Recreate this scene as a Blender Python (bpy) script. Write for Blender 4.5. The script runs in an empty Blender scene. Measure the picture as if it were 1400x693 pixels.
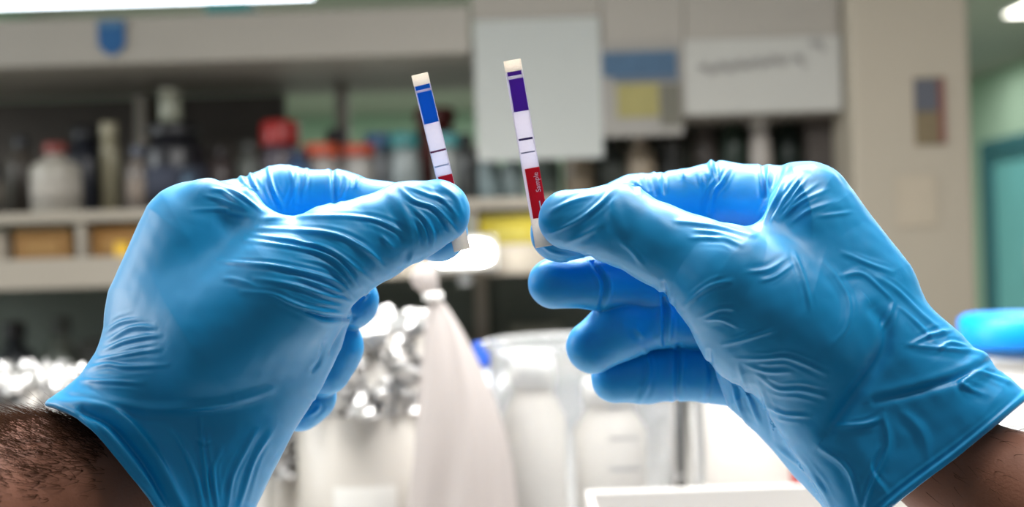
import bpy, bmesh, math, random
import numpy as np
from mathutils import Vector, Matrix

random.seed(7)
rng = np.random.default_rng(7)
PI = math.pi
scene = bpy.context.scene
COL = scene.collection

# ------------------------------------------------------------------ camera
FPX = 1680.0                       # focal length in pixels of the 1400 px wide frame
CAM = Vector((0.0, 0.0, 1.22))
ROLL = math.radians(-1.8)
cam_data = bpy.data.cameras.new('camera')
cam = bpy.data.objects.new('camera', cam_data)
COL.objects.link(cam)
cam_data.sensor_width = 36.0
cam_data.lens = 36.0 * FPX / 1400.0
cam_data.clip_start = 0.02
cam_data.clip_end = 60
CAM_R = Matrix.Rotation(PI / 2, 3, 'X') @ Matrix.Rotation(ROLL, 3, 'Z')
cam.matrix_world = Matrix.Translation(CAM) @ CAM_R.to_4x4()
cam_data.dof.use_dof = True
cam_data.dof.focus_distance = 0.41
cam_data.dof.aperture_fstop = 7.2
scene.camera = cam

# ------------------------------------------------------------------ world, light, exposure
world = bpy.data.worlds.new('world')
scene.world = world
world.use_nodes = True
world.node_tree.nodes['Background'].inputs[0].default_value = (0.88, 0.93, 1.0, 1)
world.node_tree.nodes['Background'].inputs[1].default_value = 0.17


def area(name, loc, aim, sx, sy, watts, col=(1, 1, 1)):
    d = bpy.data.lights.new(name, 'AREA')
    d.shape = 'RECTANGLE'
    d.size, d.size_y, d.energy, d.color = sx, sy, watts, col
    o = bpy.data.objects.new(name, d)
    COL.objects.link(o)
    o.location = loc
    o.rotation_euler = (Vector(aim) - Vector(loc)).to_track_quat('-Z', 'Y').to_euler()
    return o


# area lights below the ceiling, added for brightness; only one has a fixture
CEILING_FILLS = [(-0.9, 0.25, 3), (0.9, 0.3, 16), (-1.4, 4.2, 14), (0.6, 4.2, 14), (2.4, 4.6, 40), (2.97, 6.5, 28), (2.9, 9.0, 9), (-0.4, 6.5, 60), (-0.4, 9.0, 80)]
for (x_, y_, w_) in CEILING_FILLS:
    area('ceiling_fill', (x_, y_, 2.475), (x_, y_, 0), 1.15, 0.3, w_, (1.0, 0.98, 0.95))

# unseen light added above the frame to backlight the hands and bench
area('bench_fill', (0.05, 0.84, 1.80), (0.05, 0.84, 0), 0.9, 0.24, 23, (1.0, 0.99, 0.97))

# light added at the left for a pale sheen on the hands
area('left_fill', (-2.36, 0.95, 1.75), (0, 0.5, 1.25), 1.3, 1.0, 32, (0.92, 0.97, 1.0))

vs = scene.view_settings
vs.view_transform = 'Standard'
vs.look = 'None'
vs.gamma = 1.0
vs.exposure = 0.35
vs.use_curve_mapping = False


# ------------------------------------------------------------------ helpers
def at_depth(px, py, depth):
    """world point seen at a pixel, at a distance along the view axis"""
    d = CAM_R @ Vector(((px - 700.0) / FPX, -(py - 346.5) / FPX, -1.0))
    return CAM + d * depth


def at_y(px, py, y):
    d = CAM_R @ Vector(((px - 700.0) / FPX, -(py - 346.5) / FPX, -1.0))
    return CAM + d * (y / d.y)


def lin(r, g, b):
    f = lambda c: (c / 255 / 12.92) if c <= 10 else ((c / 255 + 0.055) / 1.055) ** 2.4
    return (f(r), f(g), f(b), 1)


def mat(name, rgb, rough=0.5, metal=0.0, spec=0.5, noise=0.06, nscale=30, bump=0.0, bscale=80,
        trans=0.0, thin=0.0, alpha=1.0, coat=0.0, emit=0.0, ior=1.45):
    m = bpy.data.materials.new(name)
    m.use_nodes = True
    nt = m.node_tree
    b = nt.nodes['Principled BSDF']
    c = lin(*rgb)
    b.inputs['Roughness'].default_value = rough
    b.inputs['Metallic'].default_value = metal
    b.inputs['Specular IOR Level'].default_value = spec
    b.inputs['Transmission Weight'].default_value = trans
    b.inputs['Coat Weight'].default_value = coat
    b.inputs['IOR'].default_value = ior
    b.inputs['Alpha'].default_value = alpha
    tc = nt.nodes.new('ShaderNodeTexCoord')
    nz = nt.nodes.new('ShaderNodeTexNoise')
    nz.inputs['Scale'].default_value = nscale
    nz.inputs['Detail'].default_value = 4
    nt.links.new(tc.outputs['Object'], nz.inputs['Vector'])
    mx = nt.nodes.new('ShaderNodeMix')
    mx.data_type = 'RGBA'
    mx.inputs['A'].default_value = tuple(max(0, v * (1 - noise)) for v in c[:3]) + (1,)
    mx.inputs['B'].default_value = tuple(min(1, v * (1 + noise)) for v in c[:3]) + (1,)
    nt.links.new(nz.outputs['Fac'], mx.inputs['Factor'])
    nt.links.new(mx.outputs['Result'], b.inputs['Base Color'])
    if bump > 0:
        n2 = nt.nodes.new('ShaderNodeTexNoise')
        n2.inputs['Scale'].default_value = bscale
        n2.inputs['Detail'].default_value = 5
        nt.links.new(tc.outputs['Object'], n2.inputs['Vector'])
        bp = nt.nodes.new('ShaderNodeBump')
        bp.inputs['Strength'].default_value = bump
        bp.inputs['Distance'].default_value = 0.002
        nt.links.new(n2.outputs['Fac'], bp.inputs['Height'])
        nt.links.new(bp.outputs['Normal'], b.inputs['Normal'])
    if thin > 0:                    # light shines through paper, card and film
        tl = nt.nodes.new('ShaderNodeBsdfTranslucent')
        ms = nt.nodes.new('ShaderNodeMixShader')
        ms.inputs[0].default_value = thin
        nt.links.new(mx.outputs['Result'], tl.inputs['Color'])
        nt.links.new(b.outputs[0], ms.inputs[1])
        nt.links.new(tl.outputs[0], ms.inputs[2])
        nt.links.new(ms.outputs[0], nt.nodes['Material Output'].inputs[0])
    if emit > 0:
        b.inputs['Emission Color'].default_value = c
        b.inputs['Emission Strength'].default_value = emit
    return m


def link(name, me, m=None, parent=None, smooth=False, loc=None):
    o = bpy.data.objects.new(name, me)
    COL.objects.link(o)
    if m:
        me.materials.append(m)
    if smooth:
        me.polygons.foreach_set('use_smooth', [True] * len(me.polygons))
    if parent:
        o.parent = parent
    if loc is not None:
        o.location = loc
    return o


def from_bm(name, bm, m=None, parent=None, smooth=False, loc=None):
    me = bpy.data.meshes.new(name)
    bm.normal_update()
    bm.to_mesh(me)
    bm.free()
    return link(name, me, m, parent, smooth, loc)


def thing(name, label, cat, loc=(0, 0, 0), group=None, rz=0.0):
    o = bpy.data.objects.new(name, None)
    COL.objects.link(o)
    o.empty_display_size = 0.02
    o.location = loc
    o.rotation_euler = (0, 0, rz)
    return tag(o, label, cat, group)


def tag(o, label, cat, group=None):
    o['label'] = label
    o['category'] = cat
    if group:
        o['group'] = group
    return o


def struct(o):
    o['kind'] = 'structure'
    return o


def box_bm(x0, x1, y0, y1, z0, z1, bev=0.0, seg=2, bm=None):
    own = bm is None
    b = bmesh.new()
    bmesh.ops.create_cube(b, size=1)
    for v in b.verts:
        v.co = Vector((x0 + (v.co.x + .5) * (x1 - x0), y0 + (v.co.y + .5) * (y1 - y0), z0 + (v.co.z + .5) * (z1 - z0)))
    if bev > 0:
        bmesh.ops.bevel(b, geom=list(b.edges), offset=bev, segments=seg, affect='EDGES', profile=0.5)
    if own:
        return b
    me = bpy.data.meshes.new('tmp')
    b.to_mesh(me)
    b.free()
    bm.from_mesh(me)
    bpy.data.meshes.remove(me)
    return bm


def box(name, x0, x1, y0, y1, z0, z1, m, parent=None, bev=0.0015, loc=None):
    return from_bm(name, box_bm(x0, x1, y0, y1, z0, z1, bev), m, parent, False, loc)


def lathe_bm(profile, n=28, wob=None):
    """profile: (radius, z) from bottom to top"""
    bm = bmesh.new()
    rings = []
    for k, (r, z) in enumerate(profile):
        if r < 1e-6:
            rings.append([bm.verts.new((0, 0, z))])
        else:
            ring = []
            for i in range(n):
                a = 2 * PI * i / n
                rr = r * (1 + (wob(k, i, n) if wob else 0))
                ring.append(bm.verts.new((rr * math.cos(a), rr * math.sin(a), z)))
            rings.append(ring)
    for a, b in zip(rings, rings[1:]):
        if len(a) == 1 and len(b) == 1:
            continue
        for i in range(n):
            j = (i + 1) % n
            if len(a) == 1:
                bm.faces.new((a[0], b[j], b[i]))
            elif len(b) == 1:
                bm.faces.new((a[i], a[j], b[0]))
            else:
                bm.faces.new((a[i], a[j], b[j], b[i]))
    return bm


def lathe(name, profile, m, parent=None, n=28, loc=None, wob=None):
    return from_bm(name, lathe_bm(profile, n, wob), m, parent, True, loc)


def tube_bm(pts, radii, n=10, bm=None):
    own = bm is None
    if own:
        bm = bmesh.new()
    pts = [Vector(p) for p in pts]
    up = Vector((0.13, 0.21, 0.97))
    rings = []
    for i, p in enumerate(pts):
        t = (pts[min(i + 1, len(pts) - 1)] - pts[max(i - 1, 0)]).normalized()
        a = t.cross(up).normalized()
        b = t.cross(a)
        r = radii[i] if hasattr(radii, '__len__') else radii
        rings.append([bm.verts.new(p + (a * math.cos(2 * PI * k / n) + b * math.sin(2 * PI * k / n)) * r) for k in range(n)])
    for A, B in zip(rings, rings[1:]):
        for i in range(n):
            bm.faces.new((A[i], A[(i + 1) % n], B[(i + 1) % n], B[i]))
    bm.faces.new(rings[0][::-1])
    bm.faces.new(rings[-1])
    return bm


# ================================================================== the room
M_WALL = mat('mint_wall', (160, 186, 164), 0.8, noise=0.04, nscale=3, bump=0.1, bscale=200)
M_CEIL = mat('ceiling_grey', (168, 166, 156), 0.9, noise=0.05, nscale=4)
M_FLOOR = mat('floor_vinyl', (120, 122, 118), 0.5, noise=0.1, nscale=12)
M_CREAM = mat('cream_paint', (146, 138, 124), 0.6, noise=0.03, nscale=6)
M_LIGHTGREY = mat('light_grey_laminate', (132, 127, 119), 0.55, noise=0.04, nscale=10)
M_LEDGE = mat('pale_ledge', (150, 142, 130), 0.5, noise=0.04, nscale=10)
M_DARKGREEN = mat('grey_green_panel', (92, 100, 92), 0.7, noise=0.1, nscale=5)
M_STEEL = mat('brushed_steel', (170, 170, 168), 0.35, metal=0.8)
M_WHITE = mat('white_plastic', (236, 234, 230), 0.4, noise=0.02)
M_BENCH = mat('bench_top_white', (186, 182, 177), 0.35, noise=0.03, nscale=20)
M_BLACK = mat('black_plastic', (20, 21, 24), 0.4)
M_LAMP = mat('lamp_diffuser', (255, 250, 240), 0.5, emit=6.0)
M_TUBE = mat('lamp_tube', (235, 244, 255), 0.5, emit=5.0)
M_SPOT = mat('lamp_bulb', (255, 255, 250), 0.5, emit=30.0)
M_TEALGLASS = mat('teal_glass', (128, 205, 208), 0.15, trans=0.25, noise=0.12, nscale=3)
M_TEALFRAME = mat('teal_frame', (52, 104, 112), 0.5)

CEIL_Z = 2.5
XL, XR, YB, YF = -2.4, 3.75, 11.0, -1.8
struct(box('floor', XL, XR, YF, YB, -0.1, 0, M_FLOOR, bev=0))
struct(box('ceiling', XL, XR, YF, YB, CEIL_Z, CEIL_Z + 0.1, M_CEIL, bev=0))
struct(box('wall_back', XL, XR, YB, YB + 0.1, 0, CEIL_Z, M_WALL, bev=0))
wy0, wy1, wz0, wz1 = 0.25, 1.65, 1.2, 2.3
bm = box_bm(XL - 0.1, XL, YF, wy0, 0, CEIL_Z)
box_bm(XL - 0.1, XL, wy1, YB, 0, CEIL_Z, bm=bm)
box_bm(XL - 0.1, XL, wy0, wy1, 0, wz0, bm=bm)
box_bm(XL - 0.1, XL, wy0, wy1, wz1, CEIL_Z, bm=bm)
struct(from_bm('wall_left', bm, M_WALL))
win = struct(bpy.data.objects.new('added_window_1', None))  # unseen window, added to go with the light from the left
COL.objects.link(win)
win.location = (XL, wy0, wz0)
for (a, b, c, d) in ((0, 1.4, 0, 0.05), (0, 1.4, 1.05, 1.1), (0, 0.05, 0.05, 1.05), (1.35, 1.4, 0.05, 1.05), (0.675, 0.725, 0.05, 1.05)):
    box('frame', -0.08, -0.02, a, b, c, d, M_WHITE, win)
# right wall with the opening of the glazed door
dy0, dy1, dz1 = 7.6, 9.75, 1.98
bm = box_bm(XR, XR + 0.12, YF, dy0, 0, CEIL_Z)
box_bm(XR, XR + 0.12, dy1, YB, 0, CEIL_Z, bm=bm)
box_bm(XR, XR + 0.12, dy0, dy1, dz1, CEIL_Z, bm=bm)
struct(from_bm('wall_right', bm, M_WALL))
door = struct(bpy.data.objects.new('door_1', None))
COL.objects.link(door)
door.location = (XR, (dy0 + dy1) / 2, 0)


def dpart(name, y0, y1, z0, z1, x0, x1, m):
    return box(name, x0, x1, y0 - door.location.y, y1 - door.location.y, z0, z1, m, door, 0.004)


dpart('jamb', dy0, dy0 + 0.09, 0, dz1, -0.02, 0.1, M_TEALFRAME)
dpart('jamb', dy1 - 0.09, dy1, 0, dz1, -0.02, 0.1, M_TEALFRAME)
dpart('lintel', dy0 + 0.09, dy1 - 0.09, dz1 - 0.09, dz1, -0.02, 0.1, M_TEALFRAME)
mid = (dy0 + dy1) / 2
for a, b in ((dy0 + 0.09, mid - 0.01), (mid + 0.01, dy1 - 0.09)):
    dpart('glass_pane', a + 0.08, b - 0.08, 0.1, dz1 - 0.17, 0.02, 0.03, M_TEALGLASS)
    dpart('stile', a, a + 0.08, 0, dz1 - 0.09, 0.0, 0.05, M_TEALFRAME)
    dpart('stile', b - 0.08, b, 0, dz1 - 0.09, 0.0, 0.05, M_TEALFRAME)
    dpart('rail', a + 0.08, b - 0.08, dz1 - 0.17, dz1 - 0.09, 0.0, 0.05, M_TEALFRAME)
    dpart('rail', a + 0.08, b - 0.08, 0.0, 0.1, 0.0, 0.05, M_TEALFRAME)
lh = lathe('door_handle', [(0.0, -0.15), (0.012, -0.15), (0.012, 0.15), (0, 0.15)], M_STEEL, door, 12, (-0.05, 0.1, 1.0))
# a lit corridor behind the glazed door
struct(box('wall_corridor', XR + 1.3, XR + 1.4, 5, YB, 0, CEIL_Z, M_CREAM, bev=0))
area('corridor_lamp', (XR + 0.7, 8.6, 2.4), (XR + 0.7, 8.6, 0), 0.8, 2.0, 22, (0.85, 1.0, 1.0))


def ceiling_light(x, y, lab, sx=0.6, sy=0.16, group=None):
    t = thing('ceiling_light', lab, 'ceiling light', (x, y, CEIL_Z), group)
    box('housing', -sx, sx, -sy, sy, -0.015, -0.001, M_WHITE, t, 0.002)
    box('diffuser', -sx + 0.03, sx - 0.03, -sy + 0.03, sy - 0.03, -0.021, -0.015, M_LAMP, t, 0.001)


p = at_y(1395, -2, 6.4)
ceiling_light(2.97, 6.5, 'bright ceiling light in the far right corner above the mint wall', 0.16, 0.5)

# ------------------------------------------------------------------ reagent rack over the bench
YR = 2.0                            # front of the rack
DR = 0.40                           # its depth
zF1, zF0 = at_y(100, 28, YR).z, at_y(100, 92, YR).z      # fascia
zM1, zM0 = at_y(85, 289, YR).z, at_y(85, 304, YR).z      # middle shelf
zL1, zL0 = at_y(85, 356, YR).z, at_y(85, 394, YR).z      # lower ledge
xA, xB = at_y(-260, 300, YR).x, at_y(1150, 200, YR).x
xP = at_y(648, 100, YR).x           # where the overhead cabinet starts
BENCH = 0.93
rack = thing('reagent_rack', 'pale two-level reagent rack with a deep grey top board across the bench', 'rack', ((xA + xB) / 2, YR, BENCH))
ox = rack.location.x


def rpart(name, x0, x1, y0, y1, z0, z1, m, bev=0.002):
    return box(name, x0 - ox, x1 - ox, y0 - YR, y1 - YR, z0 - BENCH, z1 - BENCH, m, rack, bev)


rpart('fascia', xA, xP - 0.004, YR - 0.02, YR, zF0, zF1, M_LIGHTGREY)
rpart('top_board', xA, xP - 0.004, YR, YR + DR + 0.05, zF0 + 0.004, zF0 + 0.03, M_LIGHTGREY)
rpart('shelf', xA, xB, YR, YR + DR, zM0, zM1, M_LEDGE)
rpart('shelf', xA, xB, YR - 0.01, YR + DR, zL0 + 0.012, zL1, M_LEDGE)
rpart('shelf_lip', xA, xB, YR - 0.03, YR - 0.012, zL0, zL1 + 0.004, M_LEDGE)
rpart('back_panel', xA, xB, YR + DR + 0.002, YR + DR + 0.02, BENCH + 0.001, zL0, M_DARKGREEN)
for px in (-200, 106, 430, 646, 890, 1130):
    x = at_y(px, 300, YR).x
    rpart('upright', x - 0.012, x + 0.012, YR + DR - 0.04, YR + DR, BENCH + 0.001, zF0 + 0.002 if px < 640 else at_y(1000, 158, YR).z - 0.003, M_LEDGE)
    rpart('divider', x - 0.007, x + 0.007, YR + 0.01, YR + 0.25, zL1 + 0.001, zM0 - 0.001, M_LEDGE)
rpart('upper_back', xA, at_y(330, 200, YR).x, YR + DR + 0.002, YR + DR + 0.02, zM1, zF0, mat('dark_back_panel', (66, 60, 54), 0.8, noise=0.2, nscale=8))
rpart('upper_back', at_y(824, 200, YR).x, xB, YR + DR + 0.002, YR + DR + 0.02, zM1, zF0, mat('brown_grey_back_panel', (84, 80, 72), 0.8, noise=0.12, nscale=6))

# overhead cabinet to the right of the fascia
zC0 = at_y(1000, 158, YR).z
cab = thing('overhead_cabinet', 'long grey overhead cabinet above the right half of the rack, sheets pinned on it', 'cabinet', ((xP + xB) / 2, YR, zC0))
cx = cab.location.x
zCT = 2.2
box('body', xP - cx, xB - cx, 0.0, 0.38, 0, zCT - zC0, M_LIGHTGREY, cab)
xs = [xP, at_y(822, 60, YR).x, at_y(934, 60, YR).x, xB]
for a, b in zip(xs, xs[1:]):
    d = box('door', a - cx + 0.0006, b - cx - 0.0006, -0.02, -0.001, 0.004, zCT - zC0 - 0.004, M_LIGHTGREY, cab)
    box('handle', b - cx - 0.03, b - cx - 0.018, -0.035, -0.0205, 0.30, 0.42, M_STEEL, d, 0.003)

# tall pier that ends the bench
fill_housing = thing('bench_fill_housing', 'long white lamp housing added out of view to hold the light over the bench', 'lamp', (0.05, 0.84, 1.815))  # housing made up to carry the added bench light
box('housing', -0.48, 0.48, -0.13, 0.13, 0, 0.05, M_WHITE, fill_housing, 0.004)
box('rod', -0.3, -0.29, -0.005, 0.005, 0.0505, CEIL_Z - 1.816, M_WHITE, fill_housing)
box('rod', 0.29, 0.3, -0.005, 0.005, 0.0505, CEIL_Z - 1.816, M_WHITE, fill_housing)
xK0, xK1 = at_y(1154, 250, YR).x, at_y(1312, 250, YR).x
struct(box('wall_pier', xK0, xK1, YR - 0.06, YR + 0.5, 0, CEIL_Z, M_CREAM, bev=0.006))

# lamp strip over the rack, seen above the fascia
zT = at_y(-100, 21, 2.5).z
lt = thing('strip_light', 'long white strip light hanging above the rack at the upper left', 'lamp', (at_y(150, 0, 2.5).x, 2.45, zT))
box('reflector', -0.9, 0.45, -0.06, 0.06, 0.05, 0.075, M_WHITE, lt)
lathe('tube', [(0, -0.70), (0.02, -0.70), (0.02, 0.54), (0, 0.54)], M_TUBE, lt, 14).matrix_local = Matrix.Translation((-0.12, 0, 0.02)) @ Matrix.Rotation(PI / 2, 4, 'Y')
box('rod', -0.5, -0.49, -0.005, 0.005, 0.075, CEIL_Z - zT - 0.001, M_WHITE, lt)
box('rod', 0.4, 0.41, -0.005, 0.005, 0.075, CEIL_Z - zT - 0.001, M_WHITE, lt)

# bench
bench = thing('lab_bench', 'wide white-topped lab bench carrying the rack and the glassware', 'bench', (0, 1.5, 0))
box('worktop', -2.2, xK0 - 0.004, -1.14, 0.94, BENCH - 0.03, BENCH, M_BENCH, bench, 0.004)
box('worktop_end', xK0 - 0.002, 1.4, -1.14, 0.42, BENCH - 0.03, BENCH, M_BENCH, bench, 0.004)
for i in range(6):
    x0 = -2.15 + i * 0.58
    d = box('cabinet_door', x0, x0 + 0.56, -0.76, -0.74, 0.1, BENCH - 0.04, M_LIGHTGREY, bench)
    box('handle', x0 + 0.2, x0 + 0.36, -0.785, -0.7605, 0.78, 0.795, M_STEEL, d, 0.003)
box('carcass', -2.16, 1.36, -0.738, 0.40, 0.08, BENCH - 0.031, M_LIGHTGREY, bench)
box('plinth', -2.1, 1.3, -0.68, 0.38, 0.0, 0.08, M_BLACK, bench)


# ================================================================== hands: a signed distance field meshed with surface nets
D0 = 0.42                          # distance of the hands from the camera
PX = D0 / FPX                      # 0.25 mm: one unit of the hand coordinates (u right, v down, w away)


def hand_to_world(P):
    """hand coordinates to world metres"""
    P = np.asarray(P, float)
    dep = D0 + P[:, 2] * PX
    loc = np.stack([(P[:, 0] - 700.0) / FPX * dep, -(P[:, 1] - 346.5) / FPX * dep, -dep], 1)
    R = np.array(CAM_R)
    return loc @ R.T + np.array(CAM)


class Field:
    def __init__(self, lo, hi, step):
        self.lo, self.step = np.array(lo, float), step
        self.n = tuple(int((h - l) / step) + 1 for l, h in zip(lo, hi))
        self.f = np.full(self.n, 60.0, np.float32)
        self.ax = [(l + step * np.arange(n)).astype(np.float32) for l, n in zip(lo, self.n)]

    def win(self, lo, hi):
        s = []
        for i in range(3):
            a = int(max(0, math.floor((lo[i] - self.lo[i]) / self.step)))
            b = int(min(self.n[i], math.ceil((hi[i] - self.lo[i]) / self.step) + 1))
            s.append(slice(a, max(a, b)))
        g = (self.ax[0][s[0]][:, None, None], self.ax[1][s[1]][None, :, None], self.ax[2][s[2]][None, None, :])
        return tuple(s), g

    def blend(self, s, d, k):
        a = self.f[s]
        if k <= 0:
            self.f[s] = np.minimum(a, d)
        else:
            h = np.clip(0.5 + 0.5 * (a - d) / k, 0, 1)
            self.f[s] = a * (1 - h) + d * h - k * h * (1 - h)

    def chain(self, pts, k=20, kc=14, kfun=None, flat=1.0):
        P = np.array(pts, float)
        rm = P[:, 3].max() + 45
        s, (U, V, W) = self.win(P[:, :3].min(0) - rm, P[:, :3].max(0) + rm)
        tot = None
        for a, b in zip(P, P[1:]):
            ba = b[:3] - a[:3]
            L2 = float(ba @ ba)
            t = np.clip(((U - a[0]) * ba[0] + (V - a[1]) * ba[1] + (W - a[2]) * ba[2]) / L2, 0, 1)
            d = np.sqrt((U - a[0] - t * ba[0]) ** 2 + (V - a[1] - t * ba[1]) ** 2 + (W - a[2] - t * ba[2]) ** 2) - (a[3] + t * (b[3] - a[3]))
            if tot is None:
                tot = d
            else:
                h = np.clip(0.5 + 0.5 * (tot - d) / kc, 0, 1)
                tot = tot * (1 - h) + d * h - kc * h * (1 - h)
        kk = kfun(U, V, W) if kfun else k
        if kfun:
            a = self.f[s]
            kk = np.maximum(kk, 0.5)
            h = np.clip(0.5 + 0.5 * (a - tot) / kk, 0, 1)
            self.f[s] = a * (1 - h) + tot * h - kk * h * (1 - h)
        else:
            self.blend(s, tot, kk)

    def poly2d(self, poly, s):
        U = self.ax[0][s[0]][:, None]
        V = self.ax[1][s[1]][None, :]
        d2 = np.full((U.shape[0], V.shape[1]), 1e12)
        inside = np.zeros(d2.shape, bool)
        n = len(poly)
        for i in range(n):
            ax, ay = poly[i]
            bx, by = poly[(i + 1) % n]
            ex, ey = bx - ax, by - ay
            t = np.clip(((U - ax) * ex + (V - ay) * ey) / (ex * ex + ey * ey + 1e-9), 0, 1)
            d2 = np.minimum(d2, (U - ax - t * ex) ** 2 + (V - ay - t * ey) ** 2)
            cond = (ay > V) != (by > V)
            if ay != by:
                inside ^= cond & (U < (bx - ax) * (V - ay) / (by - ay) + ax)
        d = np.sqrt(d2)
        return np.where(inside, -d, d).astype(np.float32)

    def slab(self, poly, w0, half, r, k=20, gu=0.0, gv=0.0, c=(0, 0)):
        """rounded slab with the outline poly, leaning in depth"""
        P = np.array(poly, float)
        m = 45
        ext = half + m + abs(gu) * (P[:, 0].max() - P[:, 0].min()) + abs(gv) * (P[:, 1].max() - P[:, 1].min())
        s, (U, V, W) = self.win((P[:, 0].min() - m, P[:, 1].min() - m, w0 - ext), (P[:, 0].max() + m, P[:, 1].max() + m, w0 + ext))
        d2 = self.poly2d(poly, s)[:, :, None] + r
        q = np.abs(W - (w0 + gu * (U - c[0]) + gv * (V - c[1]))) - half + r
        d = np.minimum(np.maximum(d2, q), 0) + np.sqrt(np.maximum(d2, 0) ** 2 + np.maximum(q, 0) ** 2) - r
        self.blend(s, d.astype(np.float32), k)

    def cut_poly(self, poly, kk=6):
        """remove everything whose outline falls in poly (through the whole depth)"""
        s = (slice(0, self.n[0]), slice(0, self.n[1]), slice(0, self.n[2]))
        d = -self.poly2d(poly, s)[:, :, None]
        a = self.f
        h = np.clip(0.5 - 0.5 * (a - d) / kk, 0, 1)
        self.f = (a * (1 - h) + d * h + kk * h * (1 - h)).astype(np.float32)

    def carve(self, pts):
        g = Field.__new__(Field)
        g.lo, g.step, g.n, g.ax = self.lo, self.step, self.n, self.ax
        g.f = np.full(self.n, 60.0, np.float32)
        g.chain(pts, 0, 20)
        self.f = np.maximum(self.f, -g.f)

    def mesh(self):
        f = self.f
        f[0], f[-1], f[:, 0], f[:, -1], f[:, :, 0], f[:, :, -1] = 9, 9, 9, 9, 9, 9
        ins = f < 0
        nx, ny, nz = self.n
        c = np.zeros((nx - 1, ny - 1, nz - 1), np.uint8)
        for i in (0, 1):
            for j in (0, 1):
                for k in (0, 1):
                    c += ins[i:nx - 1 + i, j:ny - 1 + j, k:nz - 1 + k]
        cells = np.argwhere((c > 0) & (c < 8))
        idx = np.full(c.shape, -1, np.int32)
        idx[cells[:, 0], cells[:, 1], cells[:, 2]] = np.arange(len(cells))
        acc = np.zeros((len(cells), 3))
        cnt = np.zeros(len(cells))
        for axis in range(3):
            o1, o2 = [a for a in range(3) if a != axis]
            for p in (0, 1):
                for q in (0, 1):
                    off = np.zeros(3, int)
                    off[o1], off[o2] = p, q
                    A = cells + off
                    B = A.copy()
                    B[:, axis] += 1
                    fa = f[A[:, 0], A[:, 1], A[:, 2]]
                    fb = f[B[:, 0], B[:, 1], B[:, 2]]
                    x = (fa < 0) != (fb < 0)
                    t = np.where(x, fa / np.where(x, fa - fb, 1), 0)
                    pos = A.astype(float)
                    pos[:, axis] += t
                    acc[x] += pos[x]
                    cnt[x] += 1
        V = acc / cnt[:, None] * self.step + self.lo
        quads = []
        for axis in range(3):
            o1, o2 = (axis + 1) % 3, (axis + 2) % 3
            sl0 = [slice(None)] * 3
            sl1 = [slice(None)] * 3
            sl0[axis], sl1[axis] = slice(0, -1), slice(1, None)
            x = np.argwhere(ins[tuple(sl0)] != ins[tuple(sl1)])
            flip = ins[x[:, 0], x[:, 1], x[:, 2]]
            good = (x[:, o1] > 0) & (x[:, o2] > 0) & (x[:, o1] < self.n[o1] - 1) & (x[:, o2] < self.n[o2] - 1)
            x, flip = x[good], flip[good]
            e1 = np.zeros(3, int)
            e2 = np.zeros(3, int)
            e1[o1], e2[o2] = 1, 1
            q = np.stack([idx[tuple((x - d).T)] for d in (e1 + e2, e2, 0 * e1, e1)], 1)
            q[~flip] = q[~flip][:, ::-1]
            quads.append(q)
        return V, np.concatenate(quads)


def relax(V, Q, it, lam=0.5):
    """even out the net; neighbours come from the quad edges"""
    E = np.concatenate([Q[:, [0, 1]], Q[:, [1, 2]], Q[:, [2, 3]], Q[:, [3, 0]]])
    n = len(V)
    deg = np.bincount(E[:, 0], minlength=n) + np.bincount(E[:, 1], minlength=n)
    for k in range(it):
        S = np.stack([np.bincount(E[:, 0], V[E[:, 1], a], n) + np.bincount(E[:, 1], V[E[:, 0], a], n) for a in range(3)], 1)
        S /= np.maximum(deg, 1)[:, None]
        V = V + (lam if k % 2 == 0 else -lam * 0.98) * (S - V)
    return V


def vnormals(V, Q):
    a, b, c, d = (V[Q[:, i]] for i in range(4))
    N = np.cross(c - a, d - b)
    out = np.zeros_like(V)
    for i in range(4):
        for k in range(3):
            out[:, k] += np.bincount(Q[:, i], N[:, k], len(V))
    return out / np.maximum(np.linalg.norm(out, axis=1), 1e-9)[:, None]


def smooth_line(pts, n=8):
    """Catmull-Rom through the points"""
    P = np.array(pts, float)
    if len(P) < 3:
        return np.stack([np.linspace(P[0, i], P[-1, i], n + 1) for i in range(2)], 1)
    E = np.vstack([2 * P[0] - P[1], P, 2 * P[-1] - P[-2]])
    out = []
    for i in range(1, len(E) - 2):
        for t in np.linspace(0, 1, n, endpoint=False):
            a, b, c, d = E[i - 1], E[i], E[i + 1], E[i + 2]
            out.append(.5 * (2 * b + (c - a) * t + (2 * a - 5 * b + 4 * c - d) * t * t + (3 * b - a - 3 * c + d) * t ** 3))
    out.append(P[-1])
    return np.array(out)


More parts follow.
